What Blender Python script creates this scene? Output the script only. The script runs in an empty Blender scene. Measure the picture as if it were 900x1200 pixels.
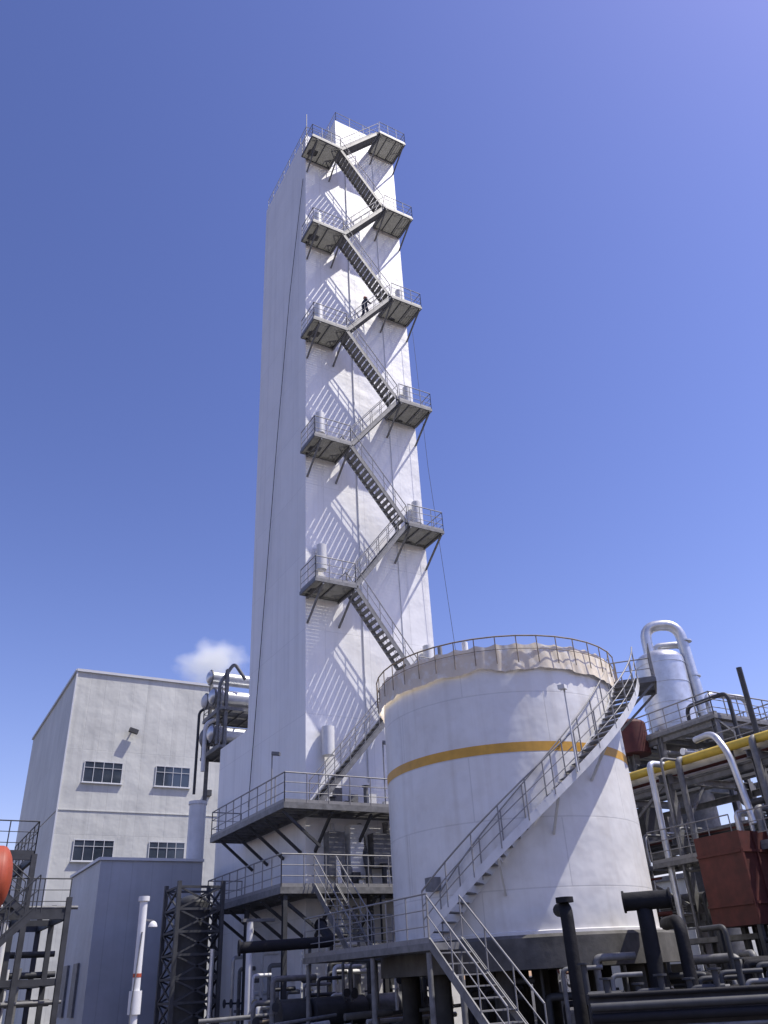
import bpy, math, random
from mathutils import Vector, Matrix, noise
random.seed(7)
sc=bpy.context.scene
sc.view_settings.view_transform='Standard'
sc.view_settings.look='None'
sc.view_settings.exposure=0
# ------------------------------------------------------------ materials
def N(nt,t,**k):
    n=nt.nodes.new(t)
    for a,b in k.items(): setattr(n,a,b)
    return n
def mat(name,col,rough=0.6,metal=0.0,var=0.15,scale=2.0,bump=0.0,streak=0.0,dirt=None,dirt_amt=0.0,spec=0.5,scol=None):
    m=bpy.data.materials.new(name); m.use_nodes=True; nt=m.node_tree
    b=nt.nodes['Principled BSDF']; L=nt.links.new
    tc=N(nt,'ShaderNodeTexCoord')
    no=N(nt,'ShaderNodeTexNoise'); no.inputs['Scale'].default_value=scale; no.inputs['Detail'].default_value=6; no.inputs['Roughness'].default_value=0.6
    L(tc.outputs['Object'],no.inputs['Vector'])
    mr=N(nt,'ShaderNodeMapRange'); mr.inputs[1].default_value=0.3; mr.inputs[2].default_value=0.7
    mr.inputs[3].default_value=1-var; mr.inputs[4].default_value=1+var*0.4
    L(no.outputs['Fac'],mr.inputs[0])
    mx=N(nt,'ShaderNodeMix',data_type='RGBA',blend_type='MULTIPLY'); mx.inputs[0].default_value=1
    mx.inputs[6].default_value=(*col,1); L(mr.outputs[0],mx.inputs[7])
    out=mx.outputs[2]
    if streak>0:
        mp=N(nt,'ShaderNodeMapping'); mp.inputs['Scale'].default_value=(1.8,1.8,0.07); L(tc.outputs['Object'],mp.inputs[0])
        n2=N(nt,'ShaderNodeTexNoise'); n2.inputs['Scale'].default_value=1.6; n2.inputs['Detail'].default_value=7; L(mp.outputs[0],n2.inputs['Vector'])
        m2=N(nt,'ShaderNodeMapRange'); m2.inputs[1].default_value=0.5; m2.inputs[2].default_value=0.75; m2.inputs[3].default_value=0; m2.inputs[4].default_value=streak
        L(n2.outputs['Fac'],m2.inputs[0])
        x2=N(nt,'ShaderNodeMix',data_type='RGBA'); L(m2.outputs[0],x2.inputs[0]); L(out,x2.inputs[6]); x2.inputs[7].default_value=(*(scol or [c*0.55 for c in col]),1); out=x2.outputs[2]
    if dirt:
        n3=N(nt,'ShaderNodeTexNoise'); n3.inputs['Scale'].default_value=scale*2.3; n3.inputs['Detail'].default_value=9; L(tc.outputs['Object'],n3.inputs['Vector'])
        m3=N(nt,'ShaderNodeMapRange'); m3.inputs[1].default_value=0.5; m3.inputs[2].default_value=0.68; m3.inputs[3].default_value=0; m3.inputs[4].default_value=dirt_amt
        L(n3.outputs['Fac'],m3.inputs[0])
        x3=N(nt,'ShaderNodeMix',data_type='RGBA'); L(m3.outputs[0],x3.inputs[0]); L(out,x3.inputs[6]); x3.inputs[7].default_value=(*dirt,1); out=x3.outputs[2]
    L(out,b.inputs['Base Color'])
    b.inputs['Roughness'].default_value=rough; b.inputs['Metallic'].default_value=metal
    b.inputs['Specular IOR Level'].default_value=spec
    if bump>0:
        bp=N(nt,'ShaderNodeBump'); bp.inputs['Strength'].default_value=bump; bp.inputs['Distance'].default_value=0.05
        L(no.outputs['Fac'],bp.inputs['Height']); L(bp.outputs[0],b.inputs['Normal'])
    return m
def add_seams(m,mode,bw,bh,dark=0.82,mortar=0.012,offset=0.0,bump=0.3,c2=0.95):
    nt=m.node_tree; L=nt.links.new; b=nt.nodes['Principled BSDF']
    src=b.inputs['Base Color'].links[0].from_socket
    tc=N(nt,'ShaderNodeTexCoord'); sp=N(nt,'ShaderNodeSeparateXYZ'); L(tc.outputs['Object'],sp.inputs[0])
    cb=N(nt,'ShaderNodeCombineXYZ')
    if mode=='flat':
        a=N(nt,'ShaderNodeMath',operation='ADD'); L(sp.outputs[0],a.inputs[0]); L(sp.outputs[1],a.inputs[1]); L(a.outputs[0],cb.inputs[0])
    else:
        a=N(nt,'ShaderNodeMath',operation='ARCTAN2'); L(sp.outputs[1],a.inputs[0]); L(sp.outputs[0],a.inputs[1])
        a2=N(nt,'ShaderNodeMath',operation='MULTIPLY'); L(a.outputs[0],a2.inputs[0]); a2.inputs[1].default_value=4.0; L(a2.outputs[0],cb.inputs[0])
    L(sp.outputs[2],cb.inputs[1])
    br=N(nt,'ShaderNodeTexBrick'); br.offset=offset; br.inputs['Scale'].default_value=1; br.inputs['Brick Width'].default_value=bw; br.inputs['Row Height'].default_value=bh
    br.inputs['Mortar Size'].default_value=mortar; br.inputs['Mortar Smooth'].default_value=0.2
    br.inputs['Color1'].default_value=(1,1,1,1); br.inputs['Color2'].default_value=(c2,c2,c2+0.005,1); br.inputs['Mortar'].default_value=(dark,dark,dark,1)
    L(cb.outputs[0],br.inputs['Vector'])
    mx=N(nt,'ShaderNodeMix',data_type='RGBA',blend_type='MULTIPLY'); mx.inputs[0].default_value=1; L(src,mx.inputs[6]); L(br.outputs['Color'],mx.inputs[7]); L(mx.outputs[2],b.inputs['Base Color'])
    bp=N(nt,'ShaderNodeBump'); bp.inputs['Strength'].default_value=bump; bp.inputs['Distance'].default_value=0.02; bp.invert=True
    L(br.outputs['Fac'],bp.inputs['Height'])
    n=N(nt,'ShaderNodeTexNoise'); n.inputs['Scale'].default_value=0.7; n.inputs['Detail'].default_value=3; L(tc.outputs['Object'],n.inputs['Vector'])
    b2=N(nt,'ShaderNodeBump'); b2.inputs['Strength'].default_value=0.4; b2.inputs['Distance'].default_value=0.2; L(n.outputs['Fac'],b2.inputs['Height']); L(bp.outputs[0],b2.inputs['Normal'])
    L(b2.outputs[0],b.inputs['Normal'])
M={}
M['tower']=mat('tower_white_paint',(0.86,0.855,0.84),0.5,var=0.06,scale=0.5,streak=0.22); add_seams(M['tower'],'flat',2.3,3.9,dark=0.88,mortar=0.02,c2=0.97)
M['tank']=mat('tank_white_paint',(0.81,0.80,0.77),0.42,var=0.09,scale=0.9,streak=0.35,scol=(0.52,0.48,0.42),dirt=(0.45,0.4,0.34),dirt_amt=0.14); add_seams(M['tank'],'cyl',5.0,1.8,dark=0.84,mortar=0.02,offset=0.5,c2=0.97)
M['clad']=mat('wall_cladding',(0.62,0.625,0.58),0.6,var=0.16,scale=0.25,streak=0.35); add_seams(M['clad'],'flat',1.0,5.4,dark=0.88,mortar=0.02)  # streaks strengthened, partly standing in for large soft shadows on this wall
M['shed']=mat('shed_blue_grey_panel',(0.43,0.45,0.48),0.5,var=0.12,scale=0.6,streak=0.2); add_seams(M['shed'],'flat',0.9,7.0,dark=0.85,mortar=0.02)
M['steel']=mat('galvanised_steel',(0.20,0.20,0.20),0.55,metal=0.1,var=0.4,scale=4)
M['rail']=mat('railing_steel',(0.28,0.275,0.27),0.5,metal=0.1,var=0.2,scale=5)
M['plate']=mat('floor_grating_steel',(0.20,0.20,0.20),0.7,var=0.3,scale=3)
M['dark']=mat('dark_steel',(0.05,0.052,0.057),0.6,var=0.4,scale=3)
M['rubber']=mat('black_insulation',(0.015,0.015,0.018),0.75,var=0.3,scale=3,bump=0.6,spec=0.3)
M['white']=mat('white_pipe_paint',(0.72,0.72,0.71),0.45,var=0.15,scale=2,streak=0.45)
M['silver']=mat('aluminium_jacket',(0.66,0.67,0.68),0.35,metal=0.65,var=0.2,scale=2.5,bump=0.2)
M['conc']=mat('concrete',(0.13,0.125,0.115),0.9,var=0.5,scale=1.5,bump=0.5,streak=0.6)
M['cdark']=mat('shade_dark_concrete',(0.06,0.058,0.054),0.9,var=0.5,scale=1.5,bump=0.5,streak=0.6)  # concrete copy darkened in colour to stand in for shade low down
M['yellow']=mat('yellow_paint',(0.70,0.38,0.05),0.5,var=0.2,scale=2,streak=0.3)
M['gold']=mat('yellow_gas_pipe_paint',(0.70,0.50,0.07),0.45,var=0.2,scale=2,streak=0.4)
M['maroon']=mat('red_oxide_paint',(0.10,0.022,0.018),0.7,var=0.45,scale=2.5,streak=0.5)
M['orange']=mat('orange_red_paint',(0.42,0.08,0.035),0.5,var=0.25,scale=2,streak=0.3)
M['tarp']=mat('tarpaulin',(0.76,0.67,0.53),0.75,var=0.08,scale=1.5,bump=0.12,dirt=(0.87,0.84,0.78),dirt_amt=0.85)
M['ground']=mat('gravel_ground',(0.09,0.085,0.078),0.95,var=0.5,scale=1.2,bump=0.8)
M['glass']=mat('window_glass',(0.04,0.055,0.075),0.08,var=0.5,scale=0.6,spec=0.8)
M['frame']=mat('window_frame',(0.62,0.63,0.64),0.5,var=0.05)
M['hivis']=mat('work_jacket',(0.03,0.035,0.06),0.8); M['skin']=mat('skin',(0.4,0.24,0.17),0.6); M['helmet']=mat('safety_helmet',(0.6,0.1,0.05),0.4)
M['wood']=mat('timber',(0.3,0.24,0.17),0.8,var=0.3,scale=4)
# ------------------------------------------------------------ builder
class B:
    def __init__(s,name): s.name=name; s.v=[]; s.f=[]; s.mi=[]; s.sm=[]; s.mats=[]
    def m(s,k):
        if k not in s.mats: s.mats.append(k)
        return s.mats.index(k)
    def add(s,vs,fs,k,smooth=False):
        o=len(s.v); s.v+= [tuple(x) for x in vs]; i=s.m(k)
        for f in fs: s.f.append(tuple(o+a for a in f)); s.mi.append(i); s.sm.append(smooth)
    def box(s,x0,x1,y0,y1,z0,z1,k):
        vs=[(x,y,z) for z in (z0,z1) for y in (y0,y1) for x in (x0,x1)]
        s.add(vs,[(0,2,3,1),(4,5,7,6),(0,1,5,4),(2,6,7,3),(0,4,6,2),(1,3,7,5)],k)
    def beam(s,a,b,w,h,k,up=(0,0,1)):
        a=Vector(a); b=Vector(b); d=(b-a)
        if d.length<1e-6: return
        d.normalize(); u=Vector(up)
        if abs(d.dot(u))>0.98: u=Vector((0,1,0))
        sd=d.cross(u).normalized(); u=sd.cross(d).normalized()
        vs=[]
        for p in (a,b):
            for i,j in ((-1,-1),(1,-1),(1,1),(-1,1)): vs.append(p+sd*(i*w/2)+u*(j*h/2))
        s.add(vs,[(3,2,1,0),(4,5,6,7),(0,1,5,4),(1,2,6,5),(2,3,7,6),(3,0,4,7)],k)
    def hbeam(s,a,b,w,h,k,up=(0,0,1)):
        a=Vector(a); b=Vector(b); d=(b-a).normalized(); u=Vector(up)
        if abs(d.dot(u))>0.98: u=Vector((0,1,0))
        sd=d.cross(u).normalized(); u=sd.cross(d).normalized(); t=max(0.015,h*0.09)
        s.beam(a+u*(h/2-t/2),b+u*(h/2-t/2),w,t,k,up); s.beam(a-u*(h/2-t/2),b-u*(h/2-t/2),w,t,k,up)
        s.beam(a,b,t,h-2*t-0.002,k,up)
    def cyl(s,a,b,r,k,n=8,r2=None,caps=True):
        a=Vector(a); b=Vector(b); d=(b-a).normalized(); u=Vector((0,0,1))
        if abs(d.dot(u))>0.95: u=Vector((0,1,0))
        sd=d.cross(u).normalized(); u=sd.cross(d).normalized(); r2=r if r2 is None else r2
        vs=[]
        for p,rr in ((a,r),(b,r2)):
            for i in range(n):
                t=2*math.pi*i/n; vs.append(p+sd*math.cos(t)*rr+u*math.sin(t)*rr)
        fs=[(i,(i+1)%n,n+(i+1)%n,n+i) for i in range(n)]
        s.add(vs,fs,k,True)
        if caps:
            s.add(vs[:n],[tuple(range(n))[::-1]],k); s.add(vs[n:],[tuple(range(n))],k)
    def pipe(s,pts,r,k,n=12,bend=0.0,flange=None):
        P=[Vector(p) for p in pts]; path=[P[0]]
        for i in range(1,len(P)-1):
            if bend>0:
                a=(P[i-1]-P[i]); b=(P[i+1]-P[i]); bb=min(bend,a.length*0.49,b.length*0.49); a.normalize(); b.normalize()
                p0=P[i]+a*bb; p1=P[i]+b*bb
                for t in range(7):
                    t/=6; path.append(p0*(1-t)**2+P[i]*2*t*(1-t)+p1*t*t)
            else: path.append(P[i])
        path.append(P[-1]); vs=[]; ref=None
        for i,p in enumerate(path):
            d=((path[min(i+1,len(path)-1)]-path[max(i-1,0)])).normalized()
            if ref is None: ref=Vector((0,0,1)) if abs(d.z)<0.9 else Vector((0,1,0))
            sd=d.cross(ref).normalized(); ref=sd.cross(d).normalized()
            for j in range(n):
                t=2*math.pi*j/n; vs.append(p+sd*math.cos(t)*r+ref*math.sin(t)*r)
        fs=[]
        for i in range(len(path)-1):
            for j in range(n): fs.append((i*n+j,i*n+(j+1)%n,(i+1)*n+(j+1)%n,(i+1)*n+j))
        s.add(vs,fs,k,True); s.add(vs[:n],[tuple(range(n))[::-1]],k); s.add(vs[-n:],[tuple(range(n))],k)
        if flange:
            for i in (0,1):
                p=path[-i]; q=path[1] if i==0 else path[-2]; d=(q-p).normalized(); s.cyl(p,p+d*0.05,r*flange,k,n)
    def dome(s,c,r,h,k,up=True,n=24,axis='z'):
        c=Vector(c); rings=6; vs=[]
        for i in range(rings+1):
            t=math.pi/2*i/rings; rr=r*math.cos(t)+1e-4; hh=h*math.sin(t)*(1 if up else -1)
            for j in range(n):
                a=2*math.pi*j/n; q=(rr*math.cos(a),rr*math.sin(a),hh)
                if axis=='x': q=(q[2],q[0],q[1])
                if axis=='y': q=(q[0],q[2],q[1])
                vs.append(c+Vector(q))
        fs=[(i*n+j,i*n+(j+1)%n,(i+1)*n+(j+1)%n,(i+1)*n+j) for i in range(rings) for j in range(n)]
        s.add(vs,fs,k,True)
    def railing(s,pts,k='rail',h=1.1,sp=1.0,toe=True,r=0.021,mid=2):
        P=[Vector(p) for p in pts]; Z=Vector((0,0,1))
        for a,b in zip(P,P[1:]):
            L=(b-a).length; n=max(1,round(L/sp))
            for i in range(n+1):
                q=a.lerp(b,i/n); s.cyl(q,q+Z*h,r,k,6)
            s.cyl(a+Z*h,b+Z*h,r*1.15,k,6)
            for q in range(1,mid+1): s.cyl(a+Z*h*q/(mid+1),b+Z*h*q/(mid+1),r*0.7,k,6)
            if toe: s.beam(a+Z*0.06,b+Z*0.06,0.012,0.12,k)
    def stair(s,top,bot,side,w,k='steel',rk='rail',rails=(0,1),step=0.24):
        T=Vector(top); Bo=Vector(bot); S=Vector(side).normalized(); Z=Vector((0,0,1))
        n=max(2,round((T.z-Bo.z)/step))
        for q in (0,1):
            o=S*(w*q); s.beam(T+o,Bo+o,0.02,0.22,k); s.beam(T+o+Z*0.11-S*(0.02 if q else -0.02),Bo+o+Z*0.11-S*(0.02 if q else -0.02),0.06,0.012,k)
            if q in rails:
                m=max(2,round((T-Bo).length/1.1))
                for i in range(m+1):
                    p=T.lerp(Bo,i/m)+o; s.cyl(p,p+Z*1.05,0.02,rk,6)
                s.cyl(T+o+Z*1.05,Bo+o+Z*1.05,0.024,rk,6); s.cyl(T+o+Z*0.6,Bo+o+Z*0.6,0.014,rk,6)
        for i in range(1,n):
            p=T.lerp(Bo,i/n)+S*(w/2)
            s.beam(p-S*(w/2-0.02),p+S*(w/2-0.02),0.24,0.03,'plate')
    def deck(s,x0,x1,y0,y1,z,k='plate',edge=0.16,gap=0.08):
        """open bar grating on a joisted frame"""
        e=0.06; lx=x1-x0; ly=y1-y0
        s.beam((x0,y0+e/2,z-edge/2),(x1,y0+e/2,z-edge/2),e,edge,'steel'); s.beam((x0,y1-e/2,z-edge/2),(x1,y1-e/2,z-edge/2),e,edge,'steel')
        s.beam((x0+e/2,y0+e,z-edge/2),(x0+e/2,y1-e,z-edge/2),e,edge,'steel'); s.beam((x1-e/2,y0+e,z-edge/2),(x1-e/2,y1-e,z-edge/2),e,edge,'steel')
        if lx>ly:
            n=max(2,int(lx/0.7))
            for i in range(1,n): 
                x=x0+lx*i/n; s.beam((x,y0+e,z-0.105),(x,y1-e,z-0.105),0.05,0.1,'steel')
            m=int(ly/gap)
            for i in range(1,m): y=y0+ly*i/m; s.beam((x0+e,y,z-0.027),(x1-e,y,z-0.027),0.036,0.05,k)
        else:
            n=max(2,int(ly/0.7))
            for i in range(1,n):
                y=y0+ly*i/n; s.beam((x0+e,y,z-0.105),(x1-e,y,z-0.105),0.05,0.1,'steel')
            m=int(lx/gap)
            for i in range(1,m): x=x0+lx*i/m; s.beam((x,y0+e,z-0.027),(x,y1-e,z-0.027),0.036,0.05,k)
    def make(s,origin=(0,0,0),parent=None):
        me=bpy.data.meshes.new(s.name); o=Vector(origin)
        me.from_pydata([tuple(Vector(v)-o) for v in s.v],[],s.f)
        for k in s.mats: me.materials.append(M[k])
        me.polygons.foreach_set('material_index',s.mi); me.polygons.foreach_set('use_smooth',s.sm); me.update()
        ob=bpy.data.objects.new(s.name,me); ob.location=o; bpy.context.collection.objects.link(ob)
        if parent: ob.parent=parent
        return ob
def empty(name):
    e=bpy.data.objects.new(name,None); bpy.context.collection.objects.link(e); return e

# ------------------------------------------------------------ world, sun, camera
SUN=Vector((2.95,-2.15,6.4)).normalized()
el=math.asin(SUN.z); rot=math.atan2(SUN.x,SUN.y)
w=bpy.data.worlds.new('World'); sc.world=w; w.use_nodes=True; nt=w.node_tree
sky=nt.nodes.new('ShaderNodeTexSky'); sky.sky_type='NISHITA'; sky.sun_disc=False; sky.sun_elevation=el; sky.sun_rotation=rot
sky.air_density=1.25; sky.dust_density=0.7; sky.ozone_density=3.0; sky.altitude=100
gm=nt.nodes.new('ShaderNodeGamma'); gm.inputs[1].default_value=1.42; nt.links.new(sky.outputs[0],gm.inputs[0])
mt=nt.nodes.new('ShaderNodeMix'); mt.data_type='RGBA'; mt.blend_type='MULTIPLY'; mt.inputs[0].default_value=1; nt.links.new(gm.outputs[0],mt.inputs[6]); mt.inputs[7].default_value=(0.66,0.49,0.58,1)
bg=nt.nodes['Background']; bg.inputs['Strength'].default_value=0.15; nt.links.new(mt.outputs[2],bg.inputs[0])
sl=bpy.data.lights.new('sun','SUN'); sl.energy=5.0; sl.angle=math.radians(0.5); sl.color=(1,0.95,0.86)
so=bpy.data.objects.new('sun',sl); bpy.context.collection.objects.link(so); so.rotation_euler=SUN.to_track_quat('Z','Y').to_euler()
cd=bpy.data.cameras.new('camera'); cam=bpy.data.objects.new('camera',cd); bpy.context.collection.objects.link(cam)
cam.location=(0,0,1.6); cam.rotation_euler=(2.1020,0.0495,-0.5106); cd.sensor_fit='VERTICAL'; cd.sensor_height=36; cd.sensor_width=27; cd.lens=28.2; cd.clip_end=5000; cd.clip_start=0.1
sc.camera=cam
# ------------------------------------------------------------ ground
g=B('ground'); g.add([(-1500,-1500,0),(1500,-1500,0),(1500,1500,0),(-1500,1500,0)],[(0,1,2,3)],'ground'); g.make()
# ------------------------------------------------------------ tower
TX0,TX1,TY0,TY1=14.07,20.95,30.95,37.9
tower=empty('cold_box_tower')
t=B('tower_shell')
t.box(TX0,TX1,TY0,TY1,0,51.3,'tower')
t.box(16.35,TX1,TY0,TY0+2.6,51.302,54.5,'tower')
t.box(TX0+0.003,TX1,TY1+0.003,41.9,0,12.8,'tower')
t.beam((17.0,TY0-0.03,9),(17.0,TY0-0.03,51.2),0.04,0.06,'frame'); t.beam((19.2,TY0-0.02,14),(19.2,TY0-0.02,51.2),0.03,0.04,'frame')
t.make(parent=tower)
t=B('roof_railing')
t.railing([(TX0+0.1,TY1-0.1,51.3),(TX0+0.1,TY0+0.1,51.3),(16.2,TY0+0.1,51.3)])
t.railing([(16.45,TY0+2.5,54.5),(16.45,TY0+0.08,54.5),(TX1-0.08,TY0+0.08,54.5),(TX1-0.08,TY0+2.5,54.5)])
t.cyl((14.3,31.3,51.3),(14.3,31.3,54.2),0.03,'rail',6); t.cyl((20.6,31.3,54.5),(20.6,31.3,56.2),0.025,'rail',6)
t.make(parent=tower)
YO=TY0-1.75
levL=[48.9,40.8,33.0,25.2,17.3]; levR=[52.7,44.9,36.9,29.1,21.3,13.2]
st=B('zigzag_stairs')
LX=(13.75,15.85); RX=(18.9,21.0)
def bracket(s,x,z):
    s.beam((x,YO+0.05,z-0.2),(x,TY0-0.01,z-1.45),0.08,0.08,'steel'); s.beam((x,YO+0.02,z-0.21),(x,TY0-0.01,z-0.21),0.08,0.1,'steel')
for i,z in enumerate(levL):
    st.deck(LX[0],LX[1],YO,TY0-0.02,z,gap=0.056); bracket(st,max(LX[0]+0.1,TX0+0.08),z); bracket(st,LX[1]-0.1,z)
    st.railing([(LX[0]+.03,TY0-0.1,z),(LX[0]+.03,YO+.03,z),(LX[1]-.03,YO+.03,z)],sp=0.7)
    st.railing([(LX[1]-.03,TY0-0.75,z),(LX[1]-.03,TY0-0.1,z)],sp=0.6)
    st.box(LX[0]+0.5,LX[0]+0.9,YO+0.9,YO+1.3,z,z+0.5,'steel')
for i,z in enumerate(levR):
    st.deck(RX[0],RX[1],YO,TY0-0.02,z,gap=0.056); bracket(st,RX[0]+0.1,z); bracket(st,RX[1]-0.15,z)
    st.railing([(RX[0]+.03,YO+.03,z),(RX[1]-.03,YO+.03,z),(RX[1]-.03,TY0-0.1,z)],sp=0.7)
for i in range(5):
    st.stair((RX[0],YO+1.0,levR[i]),(LX[1],YO+1.0,levL[i]),(0,-1,0),0.85)
    st.stair((LX[1],YO+1.0,levL[i]),(RX[0],YO+1.0,levR[i+1]),(0,-1,0),0.85)
st.stair((RX[0],YO+1.0,levR[5]),(13.9,YO+1.0,7.7),(0,-1,0),0.85)
st.make(parent=tower)
f=B('face_fittings')
for z in levL[1:]:
    f.cyl((14.75,TY0-0.32,z+1.2),(14.75,TY0-0.32,z+2.5),0.24,'white',14); f.box(14.6,14.9,TY0-0.3,TY0,z+1.6,z+1.9,'white')
for z in levR[2:]:
    f.cyl((20.35,TY0-0.32,z+1.0),(20.35,TY0-0.32,z+2.3),0.24,'white',14); f.box(20.2,20.5,TY0-0.3,TY0,z+1.4,z+1.7,'white')
f.cyl((14.95,TY0-0.34,9.9),(14.95,TY0-0.34,11.1),0.27,'white',14); f.box(14.8,15.1,TY0-0.3,TY0,10.3,10.6,'white')
f.pipe([(14.0,31.2,47),(13.93,33.0,38),(13.95,34.6,28),(13.98,36.0,18),(13.98,37.2,9)],0.02,'dark',5)
f.pipe([(21.05,30.5,36),(21.2,30.4,26),(21.7,30.2,15)],0.012,'dark',5)
f.make(parent=tower)
def wrap(s,z,x1,out=1.65,yback=37.8):
    xo=TX0-out; yo=TY0-out
    s.deck(xo,TX0-0.02,yo+0.0,yback,z,edge=0.22,gap=0.06); s.deck(TX0-0.015,x1,yo,TY0-0.02,z,edge=0.22,gap=0.06)
    s.railing([(TX0-0.2,yback-.04,z),(xo+.04,yback-.04,z),(xo+.04,yo+.04,z),(x1-.04,yo+.04,z)],sp=0.95,r=0.024)
    y=yo+0.3
    while y<yback:
        s.beam((xo+.1,y,z-.3),(TX0-.01,y,z-1.5),0.1,0.1,'dark'); y+=1.75
    x=TX0+0.4
    while x<x1:
        s.beam((x,yo+.1,z-.3),(x,TY0-.01,z-1.5),0.1,0.1,'dark'); x+=1.75
p=B('lower_walkways')
wrap(p,7.7,20.9); wrap(p,4.75,18.6,out=1.8,yback=37.4)
p.stair((14.5,TY0-1.8,4.75),(14.5,26.4,2.4),(-1,0,0),0.9)
p.deck(11.9,14.6,25.2,26.4,2.4,gap=0.06); p.deck(11.9,13.0,18.9,25.19,2.4,gap=0.06)
p.railing([(14.55,25.25,2.4),(13.0,25.25,2.4)]); p.railing([(11.95,26.35,2.4),(11.95,18.95,2.4)])
p.stair((11.9,18.9,2.4),(11.9,16.0,0.0),(1,0,0),1.0)
for x,y in ((12,19.1),(12.9,19.1),(12,22),(12,26.2),(14.4,26.2)): p.cyl((x,y,0),(x,y,2.2),0.07,'steel',8)
for x,y in ((12.5,29.3),(12.5,33),(12.5,36.8),(16.5,29.3),(18.4,29.3)): p.hbeam((x,y,0),(x,y,4.5),0.16,0.16,'dark')
for x,y,z,h in ((12.6,31,7.7,2.2),(16.9,29.4,7.7,2.6),(19.3,29.4,7.7,2.4)):
    p.cyl((x,y,z),(x,y,z+h),0.03,'rail',6); p.beam((x,y,z+h),(x+0.25,y-0.2,z+h-0.05),0.22,0.12,'steel')
for i in range(14):
    zz=random.choice((7.7,4.75)); x=random.uniform(14.6,18); y=TY0-random.uniform(0.3,0.9); h=random.uniform(0.3,1.0)
    if i%2: p.box(x,x+.35,y-.2,y,zz,zz+h,random.choice(('steel','dark','white')))
    else: p.cyl((x,y,zz),(x,y,zz+h),0.1,random.choice(('steel','dark','white')),10); p.cyl((x,y,zz+h),(x,y,zz+h+.05),0.17,'dark',10)
p.make(parent=tower)
e=B('tower_base_pipework')
for i,(x,z0,z1,ww) in enumerate(((15.2,5.3,6.9,0.7),(16.1,5.2,7.2,0.6),(17.3,5.6,6.9,0.9),(18.7,5.2,6.6,0.6))):
    e.box(x-ww/2,x+ww/2,TY0-0.5,TY0-0.01,z0,z1,'white' if i%2 else 'steel')
for i in range(9):
    x=14.6+i*0.62; r=random.choice((0.06,0.09,0.13)); e.pipe([(x,TY0-0.6-r,0),(x,TY0-0.6-r,random.uniform(3.0,7.2)),(x,TY0,random.uniform(7.0,7.4))] if i%2 else [(x,TY0-0.7,0.2),(x,TY0-0.7,4.2)],r,random.choice(('white','silver','steel','dark')),10,0.2)
e.pipe([(9.8,26.5,2.75),(12.7,25.9,2.82),(13.1,27.6,3.4)],0.16,'rubber',12,0.3,flange=1.4)
e.cyl((11.5,30.0,0),(11.5,30.0,3.7),0.12,'white',12); e.beam((11.2,30,3.75),(12.4,30,3.75),0.2,0.1,'steel')
e.cyl((11.0,32.5,0),(11.0,32.5,3.0),0.09,'silver',12)
for i in range(8):
    y=31.2+i*0.8; e.pipe([(13.4,y,0),(13.4,y,1.5+0.45*(i%4)),(14.07,y,1.5+0.45*(i%4))],0.08,random.choice(('white','steel','silver')),8,0.15)
    e.beam((13.7,y-0.4,0.9),(13.7,y+0.4,0.9),0.1,0.1,'steel'); e.cyl((13.4,y,1.2),(13.1,y,1.2),0.04,'dark',6); e.cyl((13.1,y,1.2),(13.07,y,1.2),0.16,'dark',12)
for k in range(34):
    x=random.uniform(11,18); y=random.uniform(27.0,30.5); h=random.uniform(0.8,3.2); c=random.choice(('steel','white','dark','dark','dark','dark'))
    r=random.uniform(0.04,0.1); e.pipe([(x,y,0),(x,y,h),(x+random.uniform(.4,1.6),y,h)],r,c,8,0.15); e.cyl((x,y,h*0.5),(x,y,h*0.5+0.05),r*1.9,c,10); e.cyl((x,y,h*0.6),(x,y-0.25,h*0.6),0.025,'dark',6); e.cyl((x,y-.25,h*0.6),(x,y-.27,h*0.6),0.13,'dark',12)
for k in range(6):
    x=11.2+k*1.15+random.random()*.4; y=27.2+random.random()*1.5; e.cyl((x,y,0.9),(x+1.0,y,0.9),0.42,random.choice(('dark','steel')),16); e.box(x,x+1,y-.3,y+.3,0,0.5,'cdark')
e.make(parent=tower)
# ------------------------------------------------------------ exchangers behind tower
q=B('heat_exchanger_platform')
for x in (14.35,17.5):
    for y in (42.2,45.0): q.hbeam((x,y,0),(x,y,17.4),0.18,0.18,'steel')
for z in (13.1,15.2):
    q.deck(14.0,17.6,42.0,45.2,z)
    q.railing([(17.6,45.15,z),(14.05,45.15,z),(14.05,42.05,z)],sp=1,r=0.03)
for z,y,r,k in ((13.9,42.9,0.42,'silver'),(14.0,44.2,0.45,'steel'),(16.0,43.0,0.42,'silver'),(16.1,44.3,0.4,'white'),(17.3,43.6,0.38,'silver')):
    q.cyl((13.9,y,z),(17.2,y,z),r,k,18); q.cyl((13.8,y,z),(13.88,y,z),r*1.2,'steel',18); q.dome((13.8,y,z),r,-0.2,k,axis='x')
q.pipe([(14.0,42.4,13.2),(14.0,42.4,16.6),(14.8,42.4,17.9),(15.5,42.4,17)],0.1,'steel',10,0.3)
q.pipe([(13.7,43.6,12.0),(13.7,43.6,14.6),(14.4,43.6,15)],0.12,'white',10,0.3)
q.pipe([(13.6,44.6,11.0),(13.6,44.6,15.6),(14.4,44.6,16)],0.08,'dark',10,0.3)
q.make()
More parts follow.
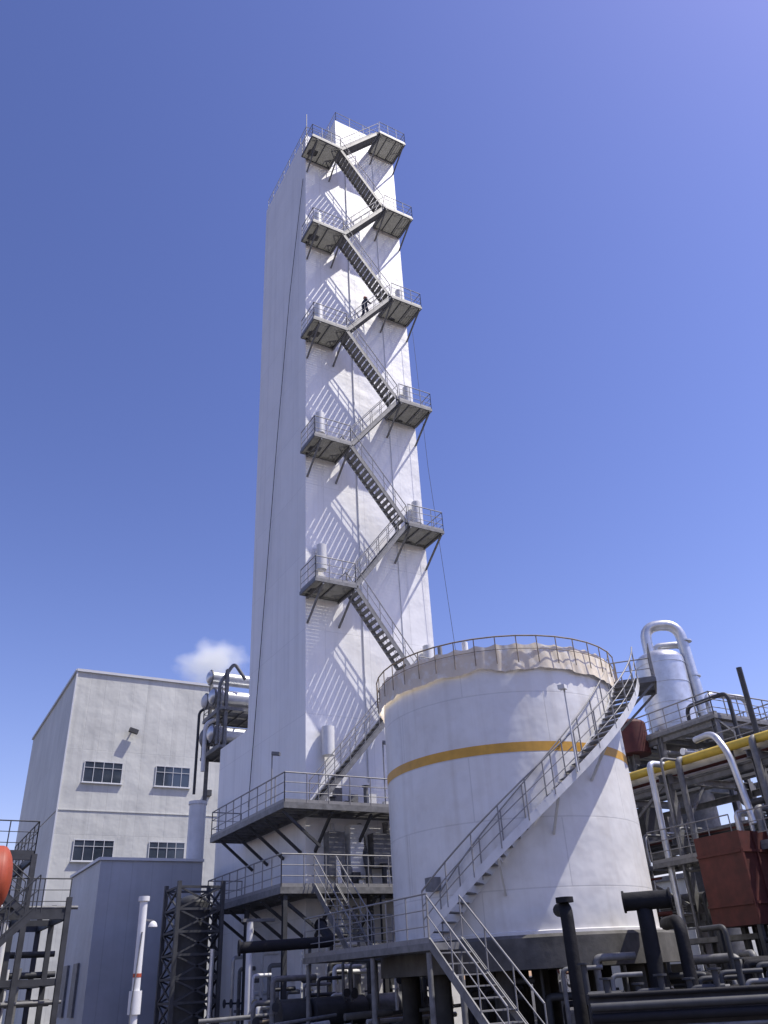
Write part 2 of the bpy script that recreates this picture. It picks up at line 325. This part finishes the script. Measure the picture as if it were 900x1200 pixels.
# ------------------------------------------------------------ tank
TC=Vector((17.33,21.99,0)); TR=3.97
tank=empty('storage_tank')
t=B('tank_shell')
def ring(s,r0,z0,r1,z1,k,n=128,smooth=True,a0=0,a1=2*math.pi):
    vs=[]; full=abs(a1-a0-2*math.pi)<1e-6; m=n if full else n+1
    for r,z in ((r0,z0),(r1,z1)):
        for i in range(m):
            a=a0+(a1-a0)*i/n; vs.append((TC.x+r*math.cos(a),TC.y+r*math.sin(a),z))
    s.add(vs,[(i,(i+1)%m,m+(i+1)%m,m+i) for i in range(n)],k,smooth)
ring(t,TR,2.5,TR,9.85,'tank'); ring(t,TR,9.85,0.01,10.7,'tank')
ring(t,TR+0.06,2.5,TR+0.06,2.58,'tank'); ring(t,TR+0.06,2.58,TR,2.60,'tank')
t.make(origin=TC,parent=tank)
t=B('yellow_band'); ring(t,TR+0.004,7.22,TR+0.004,7.5,'yellow'); t.make(origin=TC,parent=tank)
t=B('tarpaulin_wrap')
n=480; rows=14; vs=[]
for j in range(rows+1):
    for i in range(n):
        a=2*math.pi*i/n; u=j/rows; ca,sa=math.cos(a),math.sin(a)
        low=9.66+0.16*noise.noise(Vector((ca*5,sa*5,3)))+0.03*noise.noise(Vector((ca*25,sa*25,1)))
        top=10.52+0.04*noise.noise(Vector((ca*9,sa*9,9)))-0.07*abs(math.sin(a*20))
        z=low+(top-low)*u
        fold=noise.noise(Vector((ca*12,sa*12,z*0.5)))*0.06+noise.noise(Vector((ca*34+z*1.5,sa*34,z*1.2)))*0.022
        r=TR+0.10+fold*(1.1-0.6*u)+0.03*(1-u)
        vs.append((TC.x+r*ca,TC.y+r*sa,z))
t.add(vs,[(j*n+i,j*n+(i+1)%n,(j+1)*n+(i+1)%n,(j+1)*n+i) for j in range(rows) for i in range(n)],'tarp',True)
t.make(parent=tank)
t=B('roof_railing')
m=40; ra=TR+0.02
def cp(a,r,z): return Vector((TC.x+r*math.cos(a),TC.y+r*math.sin(a),z))
for i in range(m):
    a=2*math.pi*i/m; b=2*math.pi*(i+1)/m
    t.cyl(cp(a,ra+.2,9.85),cp(a,ra+.2,10.72),0.018,'wood',6)
    if not (math.radians(297)<a<math.radians(316)):
        t.cyl(cp(a,ra+.2,10.72),cp(b,ra+.2,10.72),0.024,'wood',6); t.cyl(cp(a,ra+.2,10.3),cp(b,ra+.2,10.3),0.011,'wood',6)
t.cyl(cp(3.4,2.8,10.2),cp(3.4,2.8,11.3),0.08,'steel',8); t.cyl(cp(3.8,3.3,10.2),cp(3.8,3.3,11.0),0.10,'white',8)
t.make(parent=tank)
t=B('spiral_stair')
A0,A1=math.radians(199),math.radians(308); Z0,Z1=2.6,9.9; S=34
def hp(u,r,dz=0): return cp(A0+(A1-A0)*u,r,Z0+(Z1-Z0)*u+dz)
for i in range(S):
    u=(i+0.5)/S; a=hp(u,TR+0.12); b=hp(u,TR+0.88); t.beam(a,b,0.25,0.03,'plate')
for i in range(S):
    for r in (TR+0.10,TR+0.9): t.beam(hp(i/S,r),hp((i+1)/S,r),0.02,0.22,'white')
    for dz,rr in ((1.1,.025),(0.72,.015),(0.4,.015)): t.cyl(hp(i/S,TR+0.9,dz),hp((i+1)/S,TR+0.9,dz),rr,'rail',6)
    t.cyl(hp(i/S,TR+0.1,1.1),hp((i+1)/S,TR+0.1,1.1),.022,'rail',6)
for i in range(0,S+1,3):
    u=min(1,i/S); t.cyl(hp(u,TR+0.9),hp(u,TR+0.9,1.1),0.022,'rail',6); t.cyl(hp(u,TR+0.1),hp(u,TR+0.1,1.1),0.022,'rail',6)
for u in (0.25,0.45,0.65,0.85):
    t.beam(hp(u,TR+0.9,-0.1),hp(u,TR,-0.1),0.06,0.08,'white'); t.beam(hp(u,TR+0.85,-0.12),hp(u,TR,-0.95),0.06,0.06,'white')
a=math.radians(314); c=cp(a,TR+0.75,9.9); rd=Vector((math.cos(a),math.sin(a),0)); td=Vector((-rd.y,rd.x,0))
corners=[c-rd*0.65-td*0.6,c+rd*0.65-td*0.6,c+rd*0.65+td*0.9,c-rd*0.65+td*0.9]
for i in range(16):
    o=-0.57+1.44*i/15; t.beam(c-rd*0.63+td*o+Vector((0,0,-.03)),c+rd*0.63+td*o+Vector((0,0,-.03)),0.04,0.05,'plate')
for x,y in zip(corners,corners[1:]+corners[:1]): t.beam(x-Vector((0,0,.12)),y-Vector((0,0,.12)),0.05,0.16,'steel')
t.railing([corners[1],corners[2],corners[3]],sp=0.6)
for o in (-0.5,0.8): t.beam(c+rd*0.6+td*o+Vector((0,0,-.2)),c-rd*0.73+td*o+Vector((0,0,-1.3)),0.07,0.07,'steel')
u=0.52; b=hp(u,TR+0.95); t.cyl(b,b+Vector((0,0,2.4)),0.03,'white',6); t.beam(b+Vector((0,0,2.4)),b+Vector((-.3,-.2,2.35)),0.2,0.12,'white')
t.make(parent=tank)
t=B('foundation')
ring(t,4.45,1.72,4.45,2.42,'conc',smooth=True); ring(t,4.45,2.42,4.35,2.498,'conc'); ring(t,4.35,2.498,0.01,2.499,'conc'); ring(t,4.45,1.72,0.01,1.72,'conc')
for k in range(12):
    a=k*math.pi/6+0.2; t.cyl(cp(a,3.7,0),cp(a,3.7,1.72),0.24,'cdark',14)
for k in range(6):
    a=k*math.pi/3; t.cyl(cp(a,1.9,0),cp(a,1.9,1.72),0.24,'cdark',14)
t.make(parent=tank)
t=B('black_pipes')
t.pipe([(14.75,17.0,0),(14.75,17.0,3.0),(15.3,17.9,3.0)],0.16,'rubber',14,0.25); t.cyl((14.75,17.0,3.1),(14.75,17.0,3.22),0.22,'rubber',14)
t.pipe([(17.0,16.6,0),(17.0,16.6,3.0),(17.8,17.4,3.0)],0.2,'rubber',14,0.5); t.pipe([(16.7,17.0,3.1),(17.5,16.1,3.1)],0.22,'rubber',14,flange=1.2)
t.pipe([(17.6,16.1,0),(17.6,16.1,2.6),(18.4,17.3,2.6)],0.16,'rubber',14,0.4)
for i in range(20):
    x=random.uniform(13.5,20); y=33.9-x+random.uniform(-0.7,0.5); h=random.uniform(0.9,1.9); t.pipe([(x,y,0),(x,y,h),(x+.8,y-.6,h)],random.uniform(0.04,0.1),random.choice(('dark','steel','dark','rubber')),8,0.15)
t.make(parent=tank)
t=B('instrument_box'); c=cp(math.radians(196),TR+0.12,3.9); t.box(c.x-.16,c.x+.16,c.y-.16,c.y+.16,c.z-.15,c.z+.2,'steel'); t.make(parent=tank)
b=B('shade_filler_wall')
b.beam((13.6,15.4,0.55),(22.5,8.6,0.55),0.25,1.1,'cdark'); b.beam((13.6,15.4,1.14),(22.5,8.6,1.14),0.32,0.08,'cdark')  # added low wall: hides pipe legs, dark colour stands in for shade
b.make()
b=B('pump_skids')
dv=Vector((8.9,-6.8,0)).normalized()
for q_,(ox,oy) in enumerate(((0.4,0.6),(-0.35,-0.45))):
  for i in range(9):
    c=Vector((14.2,15.9,0))+dv*(i*1.15+0.3*q_)+Vector((ox,oy,0)); h=random.uniform(0.9,1.4)
    b.beam(c+Vector((0,0,.2)),c+dv*0.9+Vector((0,0,.2)),0.5,0.3,'dark'); b.cyl(c+Vector((0,0,h-.45)),c+dv*0.75+Vector((0,0,h-.45)),0.26,random.choice(('dark','rubber')),16)
    b.cyl(c+Vector((0,0,h-.45)),c+Vector((0,0,h+.35)),0.07,'dark',10); b.cyl(c+Vector((0,0,h+.35)),c+Vector((0,0,h+.39)),0.15,'dark',12)
    b.pipe([c+dv*.6+Vector((0,0,h-.4)),c+dv*.6+Vector((0,0,h+.1)),c+dv*1.3+Vector((0,0,h+.1))],0.05,random.choice(('steel','dark','dark')),10,0.15)
for k in range(5):
    z=0.35+0.2*k; b.cyl(Vector((13.3,15.0,z)),Vector((22.2,8.2,z)),random.choice((0.04,0.06,0.09)),random.choice(('dark','steel','rubber')),10)
b.make()
# ------------------------------------------------------------ grey building
bl=empty('grey_plant_building')
b=B('walls')
x0,x1,y0,y1,z1=8.6,19.6,57.4,76.5,21.6
b.box(x0,x1,y0,y1,0,z1,'clad')
b.beam((x0-.06,y0-.06,z1+.03),(x1+.06,y0-.06,z1+.03),0.14,0.18,'frame'); b.beam((x0-.06,y0+.02,z1+.03),(x0-.06,y1,z1+.03),0.14,0.18,'frame')
b.beam((x0-.02,y0-.02,0),(x0-.02,y0-.02,z1-.1),0.1,0.1,'frame')
for z in (12.3,): b.beam((x0,y0-.02,z),(x1,y0-.02,z),0.05,0.05,'clad'); b.beam((x0-.02,y0+.1,z),(x0-.02,y1,z),0.05,0.05,'clad')
b.make(parent=bl)
b=B('windows')
for wx0,wx1 in ((9.9,12.4),(14.7,17.1)):
    for wz0,wz1 in ((14.1,15.45),(9.25,10.5)):
        b.box(wx0,wx1,y0-0.03,y0-0.01,wz0,wz1,'glass')
        for k in range(5):
            x=wx0+(wx1-wx0)*k/4; b.beam((x,y0-.05,wz0),(x,y0-.05,wz1),0.05 if k%4==0 else 0.035,0.035,'frame')
        for z in (wz0,wz0+(wz1-wz0)*0.7,wz1): b.beam((wx0-.03,y0-.055,z),(wx1+.03,y0-.055,z),0.03,0.05 if z in(wz0,wz1) else 0.03,'frame')
        b.beam((wx0-.1,y0-.1,wz0-.06),(wx1+.1,y0-.1,wz0-.06),0.16,0.05,'frame')
b.make(parent=bl)
b=B('wall_lamp'); b.beam((12.5,y0-0.4,17.7),(13.1,y0-0.4,17.55),0.3,0.28,'dark'); b.beam((12.8,y0,17.8),(12.8,y0-0.35,17.7),0.08,0.08,'dark'); b.box(18.3,18.7,y0-0.3,y0,13.6,14.0,'dark'); b.make(parent=bl)
# ------------------------------------------------------------ shed
b=B('blue_grey_shed'); b.box(8.0,12.6,39.2,45.6,0,6.9,'shed')
b.beam((7.96,39.16,6.93),(12.64,39.16,6.93),0.12,0.12,'frame'); b.beam((7.96,39.2,6.93),(7.96,45.6,6.93),0.12,0.12,'frame')
for y in (41,43.2): b.box(7.9,7.99,y,y+0.9,1.0,3.0,'steel')
b.make()
b=B('white_vent_stack'); b.cyl((13.0,41.8,0),(13.0,41.8,7.2),0.2,'white',16); b.cyl((13.0,41.8,6.9),(13.0,41.8,9.9),0.42,'white',20); b.cyl((13.0,41.8,9.9),(13.0,41.8,10.05),0.47,'white',20); b.make()
b=B('steel_lattice_tower')
cx0,cy0=9.6,32.5
for dx in (0,1.7):
    for dy in (0,1.7): b.beam((cx0+dx,cy0+dy,0),(cx0+dx,cy0+dy,5.3),0.14,0.14,'dark')
for k in range(7):
    z=0.6+k*0.75
    for a,c in (((0,0),(1.7,0)),((0,0),(0,1.7)),((1.7,0),(1.7,1.7)),((0,1.7),(1.7,1.7))):
        b.beam((cx0+a[0],cy0+a[1],z),(cx0+c[0],cy0+c[1],z),0.08,0.08,'dark')
        if k<6: b.beam((cx0+a[0],cy0+a[1],z),(cx0+c[0],cy0+c[1],z+.75),0.06,0.06,'dark'); b.beam((cx0+a[0],cy0+a[1],z+.75),(cx0+c[0],cy0+c[1],z),0.06,0.06,'dark')
b.cyl((cx0+.85,cy0+.85,0),(cx0+.85,cy0+.85,4.6),0.6,'dark',16); b.dome((cx0+.85,cy0+.85,4.6),0.6,0.3,'dark')
b.make()
b=B('white_marker_post')
x,y=4.15,16.2
b.cyl((x,y,0),(x,y,3.1),0.07,'white',14); b.cyl((x,y,3.1),(x,y,3.18),0.1,'white',14); b.cyl((x,y,1.35),(x,y,1.7),0.11,'white',14); b.cyl((x,y,1.9),(x,y,1.96),0.074,'orange',14)
b.beam((x,y,2.8),(x+.2,y,2.78),0.03,0.03,'steel'); b.dome((x+.2,y,2.68),0.08,0.1,'white',n=14)
b.pipe([(x-.09,y-.1,0),(x-.08,y-.1,1.5),(x,y-.08,2.6)],0.012,'steel',5)
b.make()
b=B('orange_vessel')
b.cyl((1.2,21.9,4.1),(2.2,21.9,4.1),0.72,'orange',24); b.cyl((-3,21.9,4.1),(1.2,21.9,4.1),0.721,'orange',24); b.dome((2.2,21.9,4.1),0.72,0.3,'orange',axis='x')
for x in (-2.5,1.2):
    for y in (21.4,22.6): b.beam((x,y,0),(x,y,3.5),0.14,0.14,'dark')
    b.beam((x,21.3,3.4),(x,22.7,3.4),0.14,0.14,'dark')
b.make()
b=B('steel_access_frame')
FX=(3.0,4.4,5.8)
for x in FX:
    for y in (33,36,39): b.hbeam((x,y,0),(x,y,6.2 if x<5 else 4.8),0.18,0.18,'dark')
for z in (2.2,4.2,6.1):
    for y in (33,36,39): b.beam((1.4,y,z),(FX[-1] if z<5 else FX[1],y,z),0.12,0.2,'dark')
    for x in FX[:(3 if z<5 else 2)]: b.beam((x,33,z),(x,39,z),0.12,0.2,'dark')
b.railing([(1.5,33,6.2),(4.4,33,6.2),(4.4,39,6.2)],k='dark'); b.railing([(2.2,33,4.3),(5.8,33,4.3)],k='dark')
b.stair((1.6,32.6,6.2),(4.2,32.6,4.2),(0,-1,0),0.9,k='dark',rk='dark'); b.stair((4.4,31.6,4.2),(2.0,31.6,1.8),(0,-1,0),0.9,k='dark',rk='dark')
for i in range(12):
    z=random.choice((2.5,4.5,3.2,1.6)); y=33+random.random()*5; b.cyl((1.5,y,z),(6.2,y,z),random.uniform(0.05,0.14),random.choice(('steel','steel','dark')),10)
for i in range(8):
    y=33+random.random()*5; x=random.uniform(2,6); b.cyl((x,y,0),(x,y,random.uniform(2,4.5)),random.uniform(0.05,0.12),random.choice(('steel','white','dark')),10)
b.make()
# ------------------------------------------------------------ pipe rack
pr=B('pipe_rack')
RXa,RXb=26.2,31.0
ys=[2+4.2*i for i in range(15)]
for i,y in enumerate(ys):
    for x in (RXa,RXb): pr.hbeam((x,y,0),(x,y,8.2),0.28,0.28,'steel')
    for z in (3.4,5.7,8.0): pr.hbeam((RXa-0.5,y,z),(RXb+0.4,y,z),0.2,0.28,'steel')
    pr.beam((RXa,y,5.8),(RXa+2,y,7.9),0.1,0.1,'steel')
    if i<len(ys)-1:
        for x in (RXa,RXb):
            for z in (3.1,5.4,7.7): pr.hbeam((x,y,z),(x,y+4.2,z),0.16,0.24,'steel')
        if i%2: pr.beam((RXa,y,3.4),(RXa,y+4.2,5.6),0.1,0.1,'steel'); pr.beam((RXa,y,8),(RXa,y+4.2,5.6),0.1,0.1,'steel')
pr.cyl((RXa-0.3,2,8.45),(RXa-0.3,61,8.45),0.16,'gold',14)
x=RXa+0.3
while x<RXb:
    for z in (3.6,5.9,8.2):
        if random.random()<0.95:
            r=random.choice((0.06,0.08,0.12,0.18,0.26)); k=random.choice(('silver','steel','white','steel','clad','dark','maroon'))
            pr.cyl((x,2,z+r),(x,61,z+r),r,k,12)
    x+=0.5
for i in range(60):
    y=random.uniform(8,36); z=random.choice((3.6,5.9,8.3)); x=RXa-0.2-random.random()*1.2; r=random.choice((0.04,0.05,0.08,0.12)); k=random.choice(('silver','steel','steel','dark','dark','maroon'))
    zb=random.uniform(0.5,z-1.2)
    pr.pipe([(x+1.4,y,z+.2),(x,y,z+.2),(x,y,zb),(x,y-random.uniform(.5,2.5),zb)],r,k,10,0.25); pr.cyl((x,y,zb+.5),(x,y,zb+.56),r*1.7,k,10)
pr.pipe([(25.4,20.6,8.9),(25.2,19.6,8.9),(25.0,19.0,8.0),(25.0,18.7,5.6)],0.12,'silver',14,0.4)
pr.railing([(RXb,2,9.4),(RXb,24,9.4)],r=0.03); pr.deck(RXb-0.9,RXb,2,24,9.4)
for y in ys[:6]: pr.hbeam((RXb,y,8.2),(RXb,y,9.3),0.2,0.2,'steel')
pr.cyl((30,21.2,8.3),(29.6,20.9,12.4),0.12,'dark',10)
for y in (12.5,16.8,21,25.2):
    pr.deck(RXa-1.6,RXa-0.3,y-1.6,y+2.2,4.9); pr.railing([(RXa-1.56,y-1.6,4.9),(RXa-1.56,y+2.2,4.9)]); pr.hbeam((RXa-1.5,y-1.5,0),(RXa-1.5,y-1.5,4.8),0.14,0.14,'dark')
    pr.deck(RXa-1.6,RXa-0.3,y-1.6,y+2.2,2.4); 
pr.stair((25.6,27.2,4.9),(25.6,24.6,2.4),(-1,0,0),0.8)
for i in range(30):
    x=random.uniform(20.5,25); y=random.uniform(12,22)*x/24; h=random.uniform(0.8,2.6); k=random.choice(('dark','dark','steel','rubber'))
    pr.pipe([(x,y,0),(x,y,h),(x+random.uniform(-1,1),y+random.uniform(0.5,1.5),h)],random.uniform(0.05,0.14),k,10,0.2)
for i in range(24):
    x=random.uniform(26.6,30.6); y=random.uniform(8,34); z=random.choice((0,3.9,6.2)); w_=random.uniform(0.4,1.1)
    pr.box(x,x+w_,y,y+w_*1.4,z,z+random.uniform(0.8,1.7),random.choice(('dark','steel','conc','clad')))
pr.make()
b=B('red_oxide_tank'); b.box(23.6,25.0,18.4,20.2,2.6,5.3,'maroon')
for x in (23.6,24.3,25.0):b.beam((x,18.37,2.6),(x,18.37,5.3),0.08,0.06,'maroon')
for z in (3.2,4.7): b.beam((23.58,18.36,z),(25.02,18.36,z),0.06,0.08,'maroon'); b.beam((23.57,18.4,z),(23.57,20.2,z),0.06,0.08,'maroon')
for x in (23.7,24.9):
    for y in (18.5,20.1): b.beam((x,y,0),(x,y,2.6),0.14,0.14,'dark')
b.make()
b=B('red_valve_drum'); b.cyl((31.6,29.6,10.9),(31.6,29.6,12.4),0.9,'maroon',20); b.dome((31.6,29.6,12.4),0.9,0.3,'maroon'); b.hbeam((31.6,29.6,8.2),(31.6,29.6,10.9),0.4,0.4,'steel'); b.make()
b=B('insulated_column')
vx,vy=34.4,29.0
b.cyl((vx,vy,11.5),(vx,vy,16.0),1.28,'silver',40); b.dome((vx,vy,16.0),1.28,0.6,'silver',n=40); b.cyl((vx,vy,0),(vx,vy,11.5),1.1,'steel',32)
for z in (12.4,13.5,14.6,15.7): b.cyl((vx,vy,z),(vx,vy,z+.05),1.31,'silver',40)
b.pipe([(vx-0.4,vy+.2,16.4),(vx-0.4,vy+.2,18.1),(vx+1.1,vy-0.9,18.1),(vx+1.3,vy-1.1,11.5)],0.3,'silver',18,0.9)
b.pipe([(vx+0.6,vy+0.6,16.4),(vx+0.6,vy+0.6,17.2),(vx+1.9,vy-0.4,17.2),(vx+1.9,vy-0.4,11.5)],0.2,'silver',16,0.6)
for z in (13,15,17): b.cyl((vx+1.25,vy-1.0,z),(vx+1.25,vy-1.0,z+.08),0.36,'silver',18)
b.make()
b=B('process_structure')
for x in (32.0,36.5):
    for y in (24.6,28,32): b.hbeam((x,y,0),(x,y,11.8),0.26,0.26,'steel')
for z in (9.4,11.6):
    if z>10: b.deck(31.8,36.7,24.4,32.2,z)
    for y in (24.6,28,32): b.hbeam((32,y,z-.3),(36.5,y,z-.3),0.2,0.28,'steel')
    for x in (32,36.5): b.hbeam((x,24.6,z-.3),(x,32,z-.3),0.2,0.28,'steel')
b.railing([(31.85,32.1,11.6),(31.85,24.45,11.6),(36.6,24.45,11.6),(36.6,32,11.6)],r=0.03)
for i in range(7):
    y=25+i; b.cyl((31.0,y,10.0+0.2*(i%3)),(37,y,10.0+0.2*(i%3)),random.choice((0.1,0.16,0.22)),random.choice(('silver','steel','dark')),12)
b.beam((31.9,28,9.4),(31.9,32,11.4),0.1,0.1,'steel'); b.beam((32,24.5,11.4),(36,24.5,9.3),0.1,0.1,'steel')
b.pipe([(33,25.5,11.6),(33,25.5,13.0),(35.5,25.2,13.0),(35.5,25.2,11.6)],0.14,'silver',12,0.4)
b.pipe([(32.6,26.5,11.6),(32.6,26.5,12.6),(32.6,24,12.6),(32.6,24,9)],0.1,'dark',12,0.4)
b.make()
b=B('distant_plant_buildings')
for x,y,wx,wy,h in ((45,40,14,10,6.5),(60,25,12,14,7),(55,8,20,8,6),(-12,90,26,10,8),(30,80,20,12,9)):
    b.box(x,x+wx,y,y+wy,0,h,'clad'); b.box(x-.2,x+wx+.2,y-.2,y+wy+.2,h+0.002,h+.3,'steel')
b.make()
b=B('stacked_pipes_and_timber')
for i in range(34):
    x=9+random.random()*6; y=24+random.random()*6; a=random.uniform(-0.3,0.5); L=random.uniform(1.5,3.5); z=0.1+0.12*(i//5)
    b.cyl((x,y,z),(x+L*math.cos(a),y+L*math.sin(a),z+random.uniform(0,0.2)),random.uniform(0.04,0.1),random.choice(('white','silver','wood','steel','conc')),10)
b.make()
def worker(base,yaw):
    root=empty('worker')
    me=bpy.data.meshes.new('body')
    V=[(0,0,.95),(0,0,1.2),(0,.03,1.42),(0,.05,1.52),(.19,.02,1.40),(.24,.14,1.14),(.22,.36,1.12),(-.19,.02,1.40),(-.25,-.02,1.12),(-.24,.12,.90),
       (.1,0,.9),(.12,.14,.52),(.12,.02,.10),(.12,.16,.04),(-.1,0,.9),(-.11,-.04,.48),(-.11,-.20,.10),(-.11,-.06,.03)]
    E=[(0,1),(1,2),(2,3),(2,4),(4,5),(5,6),(2,7),(7,8),(8,9),(0,10),(10,11),(11,12),(12,13),(0,14),(14,15),(15,16),(16,17)]
    Rr=[.16,.17,.15,.06,.075,.06,.045,.075,.06,.045,.11,.08,.055,.045,.11,.08,.055,.045]
    me.from_pydata(V,E,[]); ob=bpy.data.objects.new('body',me); bpy.context.collection.objects.link(ob); me.materials.append(M['hivis'])
    ob.modifiers.new('s','SKIN')
    for i,r in enumerate(Rr): me.skin_vertices[0].data[i].radius=(r,r)
    me.skin_vertices[0].data[0].use_root=True
    ob.modifiers.new('ss','SUBSURF').levels=1; ob.modifiers['ss'].render_levels=2
    ob.parent=root
    h=B('head'); h.dome((0,.05,1.64),.1,.12,'helmet',n=16); h.dome((0,.05,1.64),.088,.12,'skin',up=False,n=16); h.cyl((0,.08,1.635),(0,.08,1.65),.13,'helmet',16)
    h.dome((0,.14,1.60),.015,.02,'skin',n=8); h.make(parent=root)
    root.location=base; root.rotation_euler=(0,0,yaw); return root
worker((17.3,YO+0.55,34.85),math.radians(-90))
# ------------------------------------------------------------ steam puff
import bmesh
me=bpy.data.meshes.new('steam_plume')
bm=bmesh.new(); bmesh.ops.create_icosphere(bm,subdivisions=3,radius=1)
bm.to_mesh(me); bm.free()
ob=bpy.data.objects.new('steam_plume',me); bpy.context.collection.objects.link(ob); ob.location=(22.8,71.5,28.9); ob.scale=(5.2,3.0,3.9)
m=bpy.data.materials.new('steam'); m.use_nodes=True; nt=m.node_tree; nt.nodes.clear(); L=nt.links.new
o=N(nt,'ShaderNodeOutputMaterial'); pv=N(nt,'ShaderNodeVolumePrincipled'); L(pv.outputs[0],o.inputs['Volume']); pv.inputs['Color'].default_value=(1,1,1,1); pv.inputs['Anisotropy'].default_value=0.0
pv.inputs['Emission Color'].default_value=(0.95,0.97,1,1)
tc=N(nt,'ShaderNodeTexCoord'); no=N(nt,'ShaderNodeTexNoise'); no.inputs['Scale'].default_value=1.7; no.inputs['Detail'].default_value=7; L(tc.outputs['Object'],no.inputs['Vector'])
ln=N(nt,'ShaderNodeVectorMath',operation='LENGTH'); L(tc.outputs['Object'],ln.inputs[0])
mr=N(nt,'ShaderNodeMapRange'); mr.inputs[1].default_value=0.2; mr.inputs[2].default_value=1.0; mr.inputs[3].default_value=0.25; mr.inputs[4].default_value=-0.35; L(ln.outputs['Value'],mr.inputs[0])
ad=N(nt,'ShaderNodeMath',operation='ADD'); L(no.outputs['Fac'],ad.inputs[0]); L(mr.outputs[0],ad.inputs[1])
m2=N(nt,'ShaderNodeMapRange'); m2.inputs[1].default_value=0.44; m2.inputs[2].default_value=0.75; m2.inputs[3].default_value=0; m2.inputs[4].default_value=0.6; L(ad.outputs[0],m2.inputs[0]); L(m2.outputs[0],pv.inputs['Density'])
em=N(nt,'ShaderNodeMath',operation='MULTIPLY'); em.inputs[1].default_value=0.32; L(m2.outputs[0],em.inputs[0]); L(em.outputs[0],pv.inputs['Emission Strength'])  # steam glows by density, in place of multiply scattered light
me.materials.append(m)
print('done')
